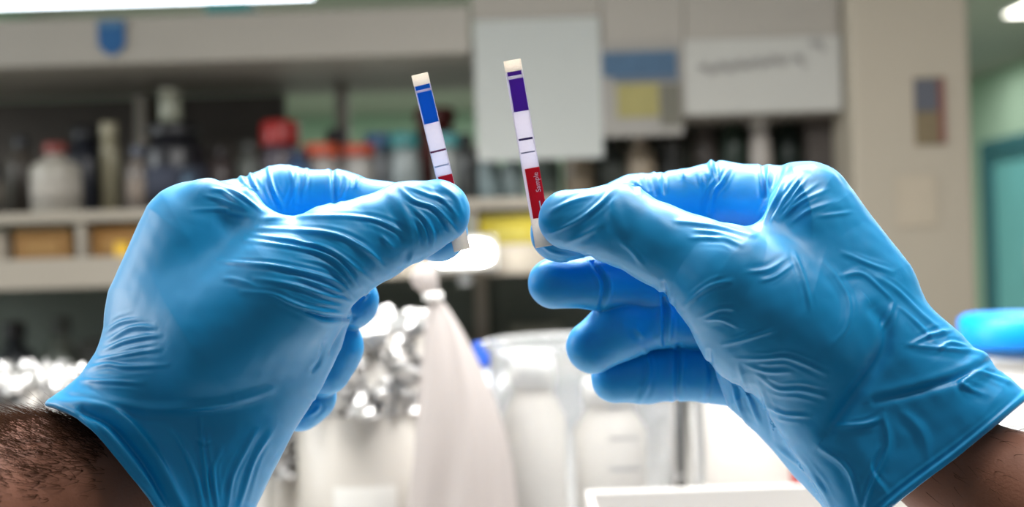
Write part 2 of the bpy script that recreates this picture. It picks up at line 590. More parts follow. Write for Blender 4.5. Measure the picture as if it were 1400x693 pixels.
def crease(V, N, lines):
    """raise ridges (h > 0) or press valleys (h < 0) along lines on the side of the hand that carries them"""
    Hd = np.zeros(len(V))
    lo = V[:, :2].min(0)
    cell = 4.0
    ij = ((V[:, :2] - lo) / cell).astype(int)
    front = np.full(ij.max(0) + 1, 1e9)
    np.minimum.at(front, (ij[:, 0], ij[:, 1]), V[:, 2])
    # lateral smear of the front map so that silhouettes are kept
    vis = (V[:, 2] < front[ij[:, 0], ij[:, 1]] + 34) & (N[:, 2] < 0.35)
    vid = np.nonzero(vis)[0]
    P = V[vid, :2]
    more = []
    for pts, h, s in lines:
        more.append((pts, h * 1.15, s * (0.74 if s < 5.5 else 0.9)))
        if 1.7 < h < 4 and len(pts) > 2:          # finer folds run along the big ones
            P0 = np.array(pts, float)
            T = np.gradient(P0, axis=0)
            T /= np.linalg.norm(T, axis=1)[:, None]
            for sgn in (1, -1):
                off = rng.uniform(6.5, 10.5) * sgn
                cutp = rng.uniform(0.15, 0.4)
                Q0 = P0 + np.stack([-T[:, 1], T[:, 0]], 1) * off * np.linspace(0.75, 1.15, len(P0))[:, None]
                Q0 = Q0 + (Q0[-1] - Q0[0]) * 0
                Q0[0] += (Q0[1] - Q0[0]) * cutp
                Q0[-1] += (Q0[-2] - Q0[-1]) * rng.uniform(0.15, 0.4)
                more.append((Q0, h * rng.uniform(0.2, 0.45), s * 0.66))
    for pts, h, s in more:
        L = smooth_line(pts)
        m = 6 * s
        sel = np.nonzero((P[:, 0] > L[:, 0].min() - m) & (P[:, 0] < L[:, 0].max() + m) & (P[:, 1] > L[:, 1].min() - m) & (P[:, 1] < L[:, 1].max() + m))[0]
        if len(sel) == 0:
            continue
        X = P[sel]
        best = np.full(len(sel), 1e9)
        side = np.zeros(len(sel))
        tt = np.zeros(len(sel))
        for i, (a, b) in enumerate(zip(L, L[1:])):
            e = b - a
            t = np.clip(((X - a) @ e) / (e @ e + 1e-9), 0, 1)
            dv = X - a - t[:, None] * e
            d = np.sqrt((dv ** 2).sum(1))
            up = d < best
            best[up] = d[up]
            side[up] = np.sign(e[0] * dv[up, 1] - e[1] * dv[up, 0])
            tt[up] = (i + t[up]) / (len(L) - 1)
        sd = best * side
        taper = np.clip(np.sin(PI * np.clip(tt * 0.94 + 0.03, 0, 1)), 0, 1) ** (0.8 if h > 0 else 0.35)
        ridge = np.exp(-(best / s) ** 2)
        trough = np.exp(-((sd - 2.0 * s) / (1.3 * s)) ** 2) + 0.4 * np.exp(-((sd + 2.2 * s) / (1.4 * s)) ** 2)
        Hd[vid[sel]] += h * taper * (ridge - 0.42 * trough)
    return V + N * Hd[:, None]


def micro(V, N, amp=0.2):
    """slight unevenness of stretched film"""
    h = np.zeros(len(V))
    for k in range(14):
        d = rng.normal(size=3)
        d /= np.linalg.norm(d)
        fr = rng.uniform(0.05, 0.16)
        h += np.sin(V @ d * fr * 2 + rng.uniform(0, 6.28)) / 3.7
    return V + N * (amp * h)[:, None]


def build_hand(field, lines, m, parent, name='glove'):
    V, Q = field.mesh()
    V = relax(V, Q, 4)
    N = vnormals(V, Q)
    V = micro(V, N)
    V = crease(V, N, lines)
    me = bpy.data.meshes.new(name)
    me.from_pydata(hand_to_world(V).tolist(), [], Q.tolist())
    me.validate()
    return link(name, me, m, parent, True)


# ------------------------------------------------------------------ glove, skin, hair materials
def glove_material():
    m = bpy.data.materials.new('blue_nitrile')
    m.use_nodes = True
    nt = m.node_tree
    b = nt.nodes['Principled BSDF']
    b.inputs['Base Color'].default_value = lin(0, 152, 216)
    b.inputs['Roughness'].default_value = 0.45
    b.inputs['Specular IOR Level'].default_value = 0.5
    b.inputs['Subsurface Weight'].default_value = 0.18
    b.inputs['Subsurface Radius'].default_value = (0.3, 0.8, 1.0)
    b.inputs['Subsurface Scale'].default_value = 0.005
    b.inputs['Sheen Weight'].default_value = 0.2
    b.inputs['Sheen Roughness'].default_value = 0.25
    tc = nt.nodes.new('ShaderNodeTexCoord')
    n1 = nt.nodes.new('ShaderNodeTexNoise')
    n1.inputs['Scale'].default_value = 1400
    n1.inputs['Detail'].default_value = 3
    n2 = nt.nodes.new('ShaderNodeTexNoise')
    n2.inputs['Scale'].default_value = 120
    n2.inputs['Detail'].default_value = 4
    n2.inputs['Distortion'].default_value = 0.8
    ad = nt.nodes.new('ShaderNodeMath')
    ad.operation = 'MULTIPLY_ADD'
    ad.inputs[1].default_value = 0.25
    bp = nt.nodes.new('ShaderNodeBump')
    bp.inputs['Strength'].default_value = 0.1
    bp.inputs['Distance'].default_value = 0.0006
    nt.links.new(tc.outputs['Object'], n1.inputs['Vector'])
    nt.links.new(tc.outputs['Object'], n2.inputs['Vector'])
    nt.links.new(n1.outputs['Fac'], ad.inputs[0])
    nt.links.new(n2.outputs['Fac'], ad.inputs[2])
    nt.links.new(ad.outputs[0], bp.inputs['Height'])
    nt.links.new(bp.outputs['Normal'], b.inputs['Normal'])
    return m


M_GLOVE = glove_material()
M_SKIN = mat('skin', (140, 92, 72), 0.6, noise=0.14, nscale=40, bump=0.12, bscale=900, spec=0.3)
M_HAIR = mat('arm_hair_brown', (72, 46, 30), 0.8, spec=0.1)
M_SLEEVE = mat('navy_cloth', (24, 36, 66), 0.9, bump=0.4, bscale=900)

person = thing('person', 'person holding up two strips in blue gloved hands, hairy forearms bare to the navy sleeves', 'person', tuple(at_depth(700, 900, 0.30)))
PW = person.location.copy()


def adopt(o, parent):
    """parent without moving: meshes are built in world metres"""
    o.parent = parent
    o.matrix_parent_inverse = Matrix.Translation(parent.location).inverted() if parent.parent is None else Matrix.Identity(4)
    return o


STEP = 1.6
# ---------------------------------------------------------- left hand
F = Field((30, 205, -190), (665, 800, 270), STEP)
F.slab([(205, 285), (223, 269), (252, 258), (288, 249), (318, 256), (345, 270), (368, 291), (420, 325), (470, 385), (481, 428),
        (466, 476), (440, 530), (402, 589), (372, 648), (351, 691), (330, 780), (300, 900), (100, 860), (40, 690), (20, 590),
        (58, 551), (88, 531), (109, 513), (130, 482), (144, 449), (158, 402), (176, 355), (194, 308)], 45, 112, 84, 10, gu=0.10, gv=-0.12, c=(280, 440))
F.chain([(262, 314, 30, 60), (230, 420, 20, 80)], 30)
F.chain([(285, 272, 0, 26), (330, 283, -18, 24), (365, 310, -40, 20)], 22)
F.chain([(598, 290, -6, 45), (558, 303, -14, 53), (505, 328, -24, 57), (458, 347, -34, 66), (385, 398, -40, 88), (285, 470, -18, 110)], 36)
kf = lambda U, V, W: np.clip(14 - (U - 290) * 0.14, 2, 14)
F.chain([(268, 312, 60, 52), (385, 273, 120, 45), (460, 279, 122, 44), (530, 294, 100, 42), (599, 317, 62, 41)], kfun=kf)
F.chain([(478, 411, 130, 40), (400, 385, 170, 42)], 6)
F.chain([(440, 500, 150, 42), (452, 474, 150, 42), (360, 440, 180, 48)], 5)
F.chain([(409, 556, 180, 34), (424, 541, 180, 33), (330, 510, 200, 44)], 5)
F.cut_poly([(40, 553), (73, 558), (106, 572), (128, 590), (153, 619), (182, 655), (212, 693), (250, 770), (262, 1000), (-300, 1000), (-300, 553)], 14)
F.carve([(262, 590, 40, 70), (180, 655, 35, 84), (60, 745, 10, 104)])
L_LINES = [
    ([(66, 550), (106, 566), (128, 585), (153, 614), (182, 650), (212, 688), (250, 765)], 3.0, 4.0),
    ([(356, 299), (418, 296), (476, 296), (506, 300)], 2.4, 4.5),
    ([(349, 312), (395, 314), (441, 317), (469, 324), (492, 336), (517, 354)], 2.8, 4.5),
    ([(345, 320), (372, 324), (400, 328), (416, 333), (437, 336), (460, 347), (483, 363), (508, 384)], 3, 4.2),
    ([(335, 328), (372, 333), (409, 339), (437, 345), (460, 356), (478, 375), (491, 393)], 3.4, 4.2),
    ([(301, 357), (338, 360), (372, 363), (409, 370), (441, 378), (465, 388), (485, 409)], 3.0, 4.2),
    ([(305, 380), (326, 383), (356, 393)], 1.6, 4),
    ([(349, 381), (384, 386), (414, 393), (441, 402), (483, 413)], 2.6, 4.2),
    ([(331, 398), (372, 402), (400, 414), (430, 424), (476, 430)], 2.8, 4.6),
    ([(420, 425), (445, 434), (482, 434)], -3.0, 4.5),
    ([(405, 352), (440, 360), (465, 375), (484, 398)], 1.6, 3.6),
    ([(400, 376), (440, 390), (470, 402)], 1.6, 3.6),
    ([(143, 455), (164, 441), (190, 435)], 2.0, 4), ([(146, 466), (172, 451), (192, 446), (211, 448)], 2.6, 4),
    ([(141, 479), (169, 467), (195, 461), (218, 458)], 2.8, 4), ([(133, 492), (164, 486), (190, 481), (218, 477)], 3.0, 4),
    ([(118, 505), (146, 498), (174, 501), (229, 499)], 2.6, 4), ([(112, 520), (138, 521), (169, 522), (195, 524)], 2.4, 4),
    ([(94, 535), (125, 541), (153, 549), (204, 559), (255, 557), (299, 553), (339, 544), (372, 533)], 3.4, 5.5),
    ([(80, 548), (120, 552), (157, 562), (190, 592), (219, 632), (244, 680), (262, 720)], 6.0, 7),
    ([(115, 562), (150, 580), (180, 612), (206, 648), (228, 690)], -7.0, 6),
    ([(274, 568), (278, 620), (288, 700)], 3, 4.5), ([(303, 612), (292, 644), (298, 700)], 3, 4.5),
    ([(350, 590), (336, 615), (318, 652), (310, 700)], 3.2, 5), ([(372, 590), (347, 630), (325, 700)], 3.0, 5),
    ([(234, 586), (252, 615), (270, 659), (278, 700)], 3, 5), ([(268, 600), (280, 606), (290, 600)], 1.8, 4),
    ([(289, 258), (305, 261), (323, 273), (338, 283)], 1.8, 3.5), ([(280, 267), (302, 273), (323, 280), (340, 290)], 1.7, 3.5),
    ([(300, 254), (325, 264), (345, 278), (358, 289)], 1.6, 3.2),
    ([(262, 287), (306, 286), (317, 291), (345, 296)], 1.8, 4.5),
    ([(367, 226), (372, 255), (387, 286)], 3.6, 4), ([(396, 226), (401, 256), (394, 284)], 3.0, 4),
    ([(406, 226), (404, 250), (402, 284)], 2.2, 3.4), ([(420, 226), (418, 248), (414, 268)], 2.6, 3.6),
    ([(455, 230), (456, 250), (457, 276)], -3.6, 4), ([(472, 236), (473, 251), (466, 276)], 2.8, 3.6),
    ([(340, 228), (344, 244), (352, 262)], 3.0, 4), ([(325, 236), (334, 250)], 2.2, 4), ([(491, 240), (486, 258)], 2.6, 4),
    ([(545, 254), (565, 273), (593, 283), (611, 300), (625, 318)], 3.2, 4), ([(550, 252), (585, 266), (612, 274)], 2.4, 4),
    ([(565, 285), (580, 298), (591, 318), (591, 342)], 2.8, 4), ([(572, 300), (581, 316), (586, 344)], 2.2, 3.5),
    ([(530, 262), (548, 285), (561, 318), (565, 350)], 2.4, 6), ([(480, 297), (510, 300), (537, 310), (559, 324)], 2.4, 4),
    ([(520, 322), (539, 340)], 1.6, 3.6), ([(480, 330), (504, 344), (526, 366)], 2.6, 4.4), ([(600, 252), (622, 268), (632, 292)], 2.0, 5),
    ([(565, 345), (557, 362)], 1.8, 4), ([(590, 262), (615, 282), (628, 300)], 1.8, 4),
    ([(444, 470), (438, 492), (428, 506)], -2.4, 4), ([(470, 448), (458, 470), (452, 482)], -2.2, 4),
    ([(505, 398), (494, 412)], 2.2, 4), ([(426, 540), (436, 556), (420, 570)], 1.8, 4),
]
glove_left = build_hand(F, L_LINES, M_GLOVE, None)
adopt(glove_left, person)
glove_left['label'] = 'blue nitrile glove on the left hand, its cuff loose over the hairy wrist'

# ---------------------------------------------------------- right hand
F = Field((700, 200, -190), (1480, 800, 290), STEP)
F.slab([(1040, 312), (1055, 285), (1068, 255), (1084, 229), (1113, 232), (1137, 244), (1158, 267), (1178, 305), (1202, 341), (1226, 374), (1254, 402),
        (1283, 430), (1315, 457), (1330, 474), (1351, 486), (1363, 505), (1382, 517), (1398, 532), (1440, 555), (1560, 640), (1460, 860), (1190, 860),
        (1150, 740), (1128, 692), (1100, 640), (1060, 580), (1030, 520), (990, 460), (985, 390), (1005, 345)], 45, 112, 84, 10, gu=0.05, gv=-0.05, c=(1180, 440))
F.slab([(965, 440), (969, 473), (980, 513), (995, 556), (1025, 582), (1063, 623), (1087, 653), (1128, 692), (1200, 860), (1330, 860), (1340, 600),
        (1200, 400), (1050, 380)], 125, 95, 70, 26)
F.chain([(1110, 282, 50, 55), (1180, 400, 40, 75)], 26)
F.chain([(1110, 258, 10, 28), (1080, 280, -6, 24), (1048, 325, -34, 20)], 20)
F.chain([(777, 300, -6, 41), (845, 306, -20, 53), (903, 335, -34, 53), (950, 356, -44, 58), (994, 385, -54, 78), (1050, 425, -26, 106), (1112, 466, -14, 100)], 26)
kf = lambda U, V, W: np.clip(2 + (U - 980) * 0.14, 2, 16)
F.chain([(1105, 277, 50, 50), (985, 268, 130, 45), (870, 286, 116, 45), (766, 318, 58, 41)], kfun=kf)
F.chain([(757, 387, 110, 35), (820, 387, 125, 34), (890, 392, 150, 38), (960, 400, 180, 42)], 3)
F.chain([(811, 474, 150, 37), (852, 447, 150, 42), (905, 430, 165, 42), (975, 440, 195, 42)], 3)
F.chain([(842, 517, 195, 34), (885, 512, 198, 37), (925, 507, 205, 38), (1000, 510, 205, 46)], 3)
F.cut_poly([(1410, 541), (1355, 587), (1307, 626), (1260, 661), (1221, 692), (1150, 752), (1120, 1000), (1800, 1000), (1800, 541)])
F.carve([(1190, 560, 60, 62), (1290, 630, 55, 78), (1400, 720, 40, 100)])
R_LINES = [
    ([(1405, 535), (1352, 581), (1304, 620), (1257, 655), (1218, 686), (1148, 746)], 3.0, 4.0),
    ([(978, 219), (982, 246)], -3, 4), ([(1000, 226), (995, 236), (986, 251), (976, 263), (971, 292)], 3.4, 4.2),
    ([(972, 218), (974, 236)], 3.0, 5), ([(1042, 224), (1046, 268)], -3.2, 4), ([(1052, 224), (1051, 262)], 2.6, 4),
    ([(1076, 226), (1066, 259), (1051, 290), (1043, 308)], 3.2, 4.5), ([(1105, 242), (1084, 268), (1062, 298)], 2.2, 3.5),
    ([(1096, 240), (1076, 268), (1056, 300)], 2.0, 3.5), ([(1131, 259), (1095, 276), (1066, 302)], 2.0, 4), ([(1118, 250), (1090, 272), (1064, 300)], 1.6, 3.5),
    ([(1140, 276), (1105, 288), (1080, 306)], 1.4, 4), ([(1165, 290), (1120, 296)], 1.2, 3.5),
    ([(892, 232), (899, 250), (904, 268)], 3.4, 4.2), ([(908, 236), (908, 262)], -2.8, 4), ([(867, 244), (877, 262)], 2.8, 4), ([(932, 232), (936, 244)], 2.0, 4),
    ([(882, 240), (888, 258)], -2.2, 3.5), ([(958, 236), (962, 256)], 1.8, 4),
    ([(923, 302), (949, 305), (986, 311), (1030, 322)], 2.6, 4), ([(949, 314), (976, 317), (1010, 326)], 2.2, 4), ([(944, 325), (986, 325), (1015, 335)], 2.0, 4),
    ([(935, 419), (957, 400), (976, 389), (1000, 384)], 2.4, 4.2), ([(957, 434), (984, 422), (1006, 422)], 2.4, 4), ([(987, 471), (1017, 464), (1059, 451)], 2.6, 4.2),
    ([(961, 437), (987, 437), (1010, 447)], 2.4, 4), ([(1006, 490), (1044, 490), (1074, 488), (1100, 497), (1130, 511)], 2.6, 4.4),
    ([(1032, 509), (1062, 531), (1096, 533), (1130, 542)], 2.8, 4.5), ([(1020, 500), (1050, 508), (1082, 508)], 2.0, 4),
    ([(1044, 550), (1070, 565), (1107, 569)], 2.4, 4), ([(1096, 370), (1104, 400), (1108, 424)], 1.8, 4.5),
    ([(1126, 358), (1145, 382), (1160, 411), (1158, 445), (1142, 468)], 2.4, 5), ([(1085, 345), (1097, 374)], 1.6, 4),
    ([(1085, 360), (1060, 378), (1040, 384)], 1.8, 4), ([(1076, 352), (1050, 368), (1020, 372)], 1.6, 4),
    ([(1196, 422), (1210, 442), (1212, 468), (1199, 498), (1173, 533), (1148, 567), (1132, 590)], -7, 10),
    ([(1152, 345), (1186, 360), (1220, 372)], 2.2, 4.5), ([(1150, 377), (1178, 374), (1205, 396), (1222, 412)], 2.8, 4.5),
    ([(1190, 372), (1225, 396), (1260, 430), (1300, 462)], 2.6, 5), ([(1222, 412), (1214, 436), (1206, 452)], 1.8, 4),
    ([(1225, 416), (1252, 440), (1280, 468)], 2.2, 4.5),
    ([(1240, 471), (1276, 475), (1327, 480), (1352, 487)], 3.2, 5), ([(1246, 470), (1272, 458), (1300, 452)], 2.4, 4), ([(1280, 480), (1300, 468), (1326, 476)], 2.2, 4),
    ([(1353, 492), (1315, 514), (1256, 534), (1197, 548)], -3.6, 6), ([(1350, 500), (1318, 520), (1323, 530), (1347, 540)], 3.0, 5),
    ([(1330, 505), (1360, 515), (1385, 524)], 2.6, 4.5), ([(1209, 568), (1214, 613), (1192, 664), (1180, 710)], 3.4, 5),
    ([(1138, 583), (1181, 580), (1205, 572)], 2.8, 5), ([(1059, 609), (1098, 640), (1132, 676)], 2.8, 5), ([(1079, 605), (1118, 656), (1140, 700)], 2.8, 5),
    ([(1118, 609), (1158, 640), (1175, 690)], 3.0, 5), ([(1213, 676), (1190, 640), (1200, 610)], 2.2, 5), ([(1230, 560), (1260, 590), (1270, 630)], 1.8, 6),
    ([(1010, 500), (1025, 545), (1040, 582)], 3.0, 5), ([(1000, 520), (1012, 560), (1030, 590)], 2.4, 4.5), ([(1035, 520), (1052, 560), (1062, 605)], 2.6, 5),
    ([(806, 352), (826, 387), (822, 420)], -4.2, 4.5), ([(816, 360), (834, 385), (832, 412)], 2.2, 4), ([(907, 388), (909, 430), (909, 470)], -4.6, 4),
    ([(918, 398), (917, 440), (914, 466)], 2.4, 4), ([(927, 472), (926, 510), (925, 548)], -4.4, 4), ([(938, 478), (934, 515), (936, 546)], 2.0, 4),
    ([(880, 474), (888, 500), (884, 530), (872, 552)], 2.6, 5), ([(868, 446), (880, 462)], 2.0, 5), ([(970, 480), (972, 520), (968, 548)], -2.6, 4),
    ([(752, 319), (773, 310), (799, 296), (823, 276), (842, 256)], 3.0, 4.5), ([(750, 290), (780, 276), (812, 266)], 2.0, 4.5),
    ([(835, 262), (840, 300), (855, 340)], 1.8, 8), ([(770, 335), (800, 320), (826, 306)], 1.6, 5), ([(850, 330), (866, 345), (880, 364)], 1.8, 5),
    ([(738, 330), (754, 344), (790, 352)], 1.8, 4),
]
glove_right = build_hand(F, R_LINES, M_GLOVE, None)
adopt(glove_right, person)
glove_right['label'] = 'blue nitrile glove on the right hand, three curled fingers showing below the thumb'
del F


# ---------------------------------------------------------- forearms and their hair
def forearm(pts, lab):
    P = np.array(pts, float)
    f = Field(P[:, :3].min(0) - P[:, 3].max() - 20, P[:, :3].max(0) + P[:, 3].max() + 20, 7.0)
    f.chain(pts, 0, 40)
    V, Q = f.mesh()
    V = relax(V, Q, 4)
    me = bpy.data.meshes.new('forearm')
    me.from_pydata(hand_to_world(V).tolist(), [], Q.tolist())
    o = adopt(link('forearm', me, M_SKIN, None, True), person)
    o['label'] = lab
    return o, V, vnormals(V, Q)


arm_l, VL, NL = forearm([(262, 590, 40, 62), (180, 655, 35, 76), (64, 690, 0, 112), (-90, 732, -80, 142), (-330, 850, -220, 175)], 'hairy left forearm')
arm_r, VR, NR = forearm([(1190, 560, 60, 54), (1290, 630, 55, 70), (1400, 700, 30, 98), (1520, 800, -30, 125), (1700, 980, -160, 160)], 'right forearm below the loose cuff')


def hair(V, N, n, grow, sel, parent):
    bm = bmesh.new()
    idx = np.nonzero(sel)[0]
    for i in rng.choice(idx, n):
        p, nn = V[i], N[i]
        L = rng.uniform(22, 56)
        g = np.array(grow) + rng.normal(size=3) * 0.16
        c = []
        for t in (0, .33, .66, 1):
            c.append(p - nn * 2 + (nn * (0.5 * t) + g * (0.35 * t + 0.5 * t * t)) * L + rng.normal(size=3) * 0.6)
        W_ = hand_to_world(np.array(c))
        tube_bm(W_, [0.00008, 0.00008, 0.00006, 0.00002], 3, bm)
    me = bpy.data.meshes.new('arm_hair')
    bm.to_mesh(me)
    bm.free()
    o = link('arm_hair', me, M_HAIR, None, True)
    o.parent = parent
    o['kind'] = 'stuff'
    return o


hair(VL, NL, 3000, (-1.0, 0.12, -0.12), (VL[:, 0] < 150) & (VL[:, 0] > -60) & (NL[:, 2] < 0.6) & (NL[:, 1] + 0.22 * rng.normal(size=len(NL)) < -0.42), arm_l)
hair(VR, NR, 90, (0.8, 0.5, -0.1), (VR[:, 0] > 1260) & (VR[:, 0] < 1430) & (NR[:, 2] < 0.4), arm_r)


def sleeve(pts, fold):
    f = Field(np.array(pts)[:, :3].min(0) - 240, np.array(pts)[:, :3].max(0) + 240, 9.0)
    f.chain(pts, 0, 40)
    V, Q = f.mesh()
    N = vnormals(V, Q)
    V = V + N * (np.sin(V[:, 0] * 0.05 + V[:, 1] * 0.03 + fold) * 4)[:, None]
    me = bpy.data.meshes.new('sleeve')
    me.from_pydata(hand_to_world(V).tolist(), [], Q.tolist())
    return adopt(link('sleeve', me, M_SLEEVE, None, True), person)


sleeve([(1500, 795, -20, 154), (1700, 985, -160, 185), (1800, 1080, -230, 195)], 0)
sleeve([(-260, 820, -180, 178), (-430, 910, -290, 205)], 2)


# ================================================================== test strips
M_CARD = mat('strip_card', (224, 219, 226), 0.55, noise=0.03, nscale=900, thin=0.6)
M_PAD = mat('strip_pad', (236, 228, 218), 0.85, noise=0.06, nscale=1500, bump=0.3, bscale=2500, thin=0.6)
M_BLUE = mat('strip_blue', (10, 132, 224), 0.45, thin=0.35)
M_PURPLE = mat('strip_purple', (114, 50, 184), 0.45, thin=0.35)
M_RED = mat('strip_red', (210, 18, 44), 0.4, thin=0.35)
M_LINE_RED = mat('line_maroon', (128, 44, 84), 0.6)
M_LINE_VIOLET = mat('line_violet', (70, 50, 112), 0.6)
M_LINE_FAINT = mat('line_faint', (168, 160, 186), 0.6)
M_LINE_PINK = mat('line_pink', (206, 190, 204), 0.6)
M_INK = mat('strip_print', (255, 226, 226), 0.6)


def strip(top, bot, width, wz, label, pieces, text=None):
    t = np.array([top[0], top[1], wz], float)
    b = np.array([bot[0], bot[1], wz], float)
    L = np.linalg.norm(b - t)
    ax = (b - t) / L
    ac = np.array([-ax[1], ax[0], 0.0])
    if ac[0] < 0:
        ac = -ac
    nn = np.array([0, 0, -1.0])
    root = thing('test_strip', label, 'test strip', tuple(hand_to_world([b])[0]))

    def piece(name, s0, s1, a0, a1, n0, n1, m, bev=0.6, slant=0.0):
        bm = box_bm(a0, a1, s0, s1, n0, n1, min(bev, (n1 - n0) * 0.4), 1)
        co = [v.co.copy() for v in bm.verts]
        W_ = hand_to_world(np.array([t + ac * c.x + ax * (c.y + slant * c.x) + nn * c.z for c in co]))
        for v, p in zip(bm.verts, W_):
            v.co = p - np.array(root.location)
        if (bm.faces and bm.calc_volume(signed=True) < 0):
            bmesh.ops.reverse_faces(bm, faces=list(bm.faces))
        return from_bm(name, bm, m, root)

    # the card shows as a rim beside every pad
    W2 = width / 2
    rim = bmesh.new()
    for (nm, s0, s1, a0, a1, n0, n1, m) in pieces:
        piece(nm, s0, s1, a0, a1, n0, n1, m)
        if n0 == 0:
            for (q0, q1) in ((-W2, a0), (a1, W2)):
                if q1 - q0 > 0.05:
                    box_bm(q0, q1, s0, s1, 0.2, 3.0, bm=rim)
    W_ = hand_to_world(np.array([t + ac * v.co.x + ax * v.co.y + nn * v.co.z for v in rim.verts])) - np.array(root.location)
    for v, p in zip(rim.verts, W_):
        v.co = p
    bmesh.ops.recalc_face_normals(rim, faces=list(rim.faces))
    from_bm('backing', rim, M_CARD, root)
    if text:
        word, s_at, a_at, size, m = text
        cu = bpy.data.curves.new('tmp_text', 'FONT')
        cu.body = word
        cu.size = size
        cu.align_x = 'LEFT'
        cu.extrude = 0.15
        to = bpy.data.objects.new('tmp_text', cu)
        COL.objects.link(to)
        bpy.context.view_layer.update()
        me = bpy.data.meshes.new_from_object(to.evaluated_get(bpy.context.evaluated_depsgraph_get()))
        COL.objects.unlink(to)
        bpy.data.objects.remove(to)
        # reads upwards along the strip
        P = np.array([v.co[:] for v in me.vertices])
        Q = np.array([t + ax * (s_at - p[0]) + ac * (a_at - p[1]) + nn * (4.35 + p[2]) for p in P])
        W_ = hand_to_world(Q) - np.array(root.location)
        for v, p in zip(me.vertices, W_):
            v.co = p
        me.materials.clear()
        o = link('lettering', me, m, root)
        o['label'] = 'white lettering reading Sample'
    return root, L


strip((573.5, 101), (632, 342), 23, 26, 'white test strip with a blue band, pinched in the left gloved hand', [
    ('top_pad', 0, 15.6, -11.5, 11.5, 0, 4.6, M_PAD), ('end_band', 15.6, 21.6, -10.2, 10.2, 0, 4.2, M_BLUE),
    ('gap_card', 21.6, 25, -10.2, 10.2, 0, 3.4, M_CARD), ('blue_band', 25, 69, -9.8, 10.6, 0, 4.2, M_BLUE),
    ('membrane', 69, 143, -10.8, 10.8, 0, 3.2, M_CARD), ('test_line', 107, 109.6, -11.0, 11.0, 3.2, 3.6, M_LINE_RED),
    ('faint_line', 128, 130, -10, 10, 3.2, 3.5, M_LINE_PINK), ('red_label', 143, 205, -8.6, 11, 0, 4.2, M_RED), ('sample_pad', 205, 248, -11, 11, 0, 4.4, M_PAD)])
strip((700, 82), (744, 338), 24, 20, 'white test strip with a purple band, pinched in the right gloved hand', [
    ('top_pad', 0, 15.6, -12, 12, 0, 4.6, M_PAD), ('end_band', 15.6, 21.4, -9.5, 9.8, 0, 4.2, M_PURPLE),
    ('gap_card', 21.4, 26, -9.5, 9.8, 0, 3.4, M_CARD), ('purple_band', 26, 71, -9.2, 11, 0, 4.2, M_PURPLE),
    ('membrane', 71, 150, -11.2, 11.2, 0, 3.2, M_CARD), ('test_line', 108, 111, -9.6, 9.8, 3.2, 3.6, M_LINE_VIOLET),
    ('faint_line', 127, 129, -9.4, 9.4, 3.2, 3.5, M_LINE_FAINT), ('red_label', 150, 219, -8.2, 12, 0, 4.2, M_RED),
    ('print_bar', 196, 207, 3.6, 5.2, 4.2, 4.6, M_INK), ('sample_pad', 219, 259, -11.6, 11.6, 0, 4.4, M_PAD)],
    ('Sample', 184, 8.6, 9.6, M_INK))

# ================================================================== things on the fascia and the cabinet
def px_at(y):
    return y / FPX


def flat_thing(name, lab, cat, px0, py0, px1, py1, y, m, th=0.002, group=None):
    a, b = at_y(px0, py1, y), at_y(px1, py0, y)
    c = at_y((px0 + px1) / 2, (py0 + py1) / 2, y)
    w, h = (px1 - px0) * y / FPX / 2, (py1 - py0) * y / FPX / 2
    t = thing(name, lab, cat, (c.x, y, c.z), group)
    box('sheet', -w, w, -th, 0, -h, h, m, t, 0.0004)
    return t, w, h


def prism(name, poly, y0, y1, m, parent):
    bm = bmesh.new()
    a = [bm.verts.new((x, y0, z)) for x, z in poly]
    b = [bm.verts.new((x, y1, z)) for x, z in poly]
    bm.faces.new(a)
    bm.faces.new(b[::-1])
    for i in range(len(poly)):
        j = (i + 1) % len(poly)
        bm.faces.new((a[i], b[i], b[j], a[j]))
    bmesh.ops.recalc_face_normals(bm, faces=list(bm.faces))
    return from_bm(name, bm, m, parent)


M_SHIELD = mat('shield_blue', (0, 66, 112), 0.5)
M_SHIELD2 = mat('shield_pale', (60, 96, 122), 0.5)
c = at_y(153, 50, YR - 0.022)
sh = thing('shield_sticker', 'blue shield-shaped sticker on the grey top board at the left', 'sticker', tuple(c))
k = YR / FPX
prism('shield', [(-18 * k, 22 * k), (18 * k, 22 * k), (18 * k, -12 * k), (9 * k, -22 * k), (0, -26 * k), (-9 * k, -22 * k), (-18 * k, -12 * k)], -0.003, 0, M_SHIELD, sh)
prism('top_stripe', [(-16 * k, 20 * k), (16 * k, 20 * k), (16 * k, 13 * k), (-16 * k, 13 * k)], -0.0045, -0.003, M_SHIELD2, sh)

M_PAPER = mat('paper', (178, 181, 178), 0.85, noise=0.02, thin=0.3)
M_PAPER2 = mat('grey_paper', (152, 151, 146), 0.85, noise=0.02)
YD = YR - 0.0215
t, w, h = flat_thing('paper_sheet', 'blank white paper sheet hanging below the cabinet behind the purple strip', 'paper', 650, 26, 822, 218, YD, M_PAPER)
t, w, h = flat_thing('poster', 'small poster with a blue band over a yellow patch on the cabinet', 'poster', 822, 58, 932, 186, YD - 0.001, mat('poster_grey', (126, 123, 118), 0.8))
box('blue_band', -w * .96, w * .9, -0.004, -0.0022, h * .28, h * .8, mat('poster_blue', (50, 76, 100), 0.7, noise=0.3, nscale=40), t, 0.0002)
box('lower_band', -w * .7, w * .95, -0.004, -0.0022, h * .16, h * .27, mat('poster_slate', (74, 84, 98), 0.7), t, 0.0002)
box('yellow_patch', -w * .62, w * .42, -0.004, -0.0022, -h * .6, h * .12, mat('poster_yellow', (126, 119, 72), 0.7, noise=0.2, nscale=40), t, 0.0002)
box('side_patch', w * .45, w * .96, -0.004, -0.0022, -h * .8, h * .1, mat('poster_brown', (84, 82, 72), 0.7, noise=0.2, nscale=40), t, 0.0002)
t, w, h = flat_thing('notice_sheet', 'wide pale notice sheet with a faint line of handwriting beside the poster', 'paper', 936, 52, 1150, 154, YD, M_PAPER2)
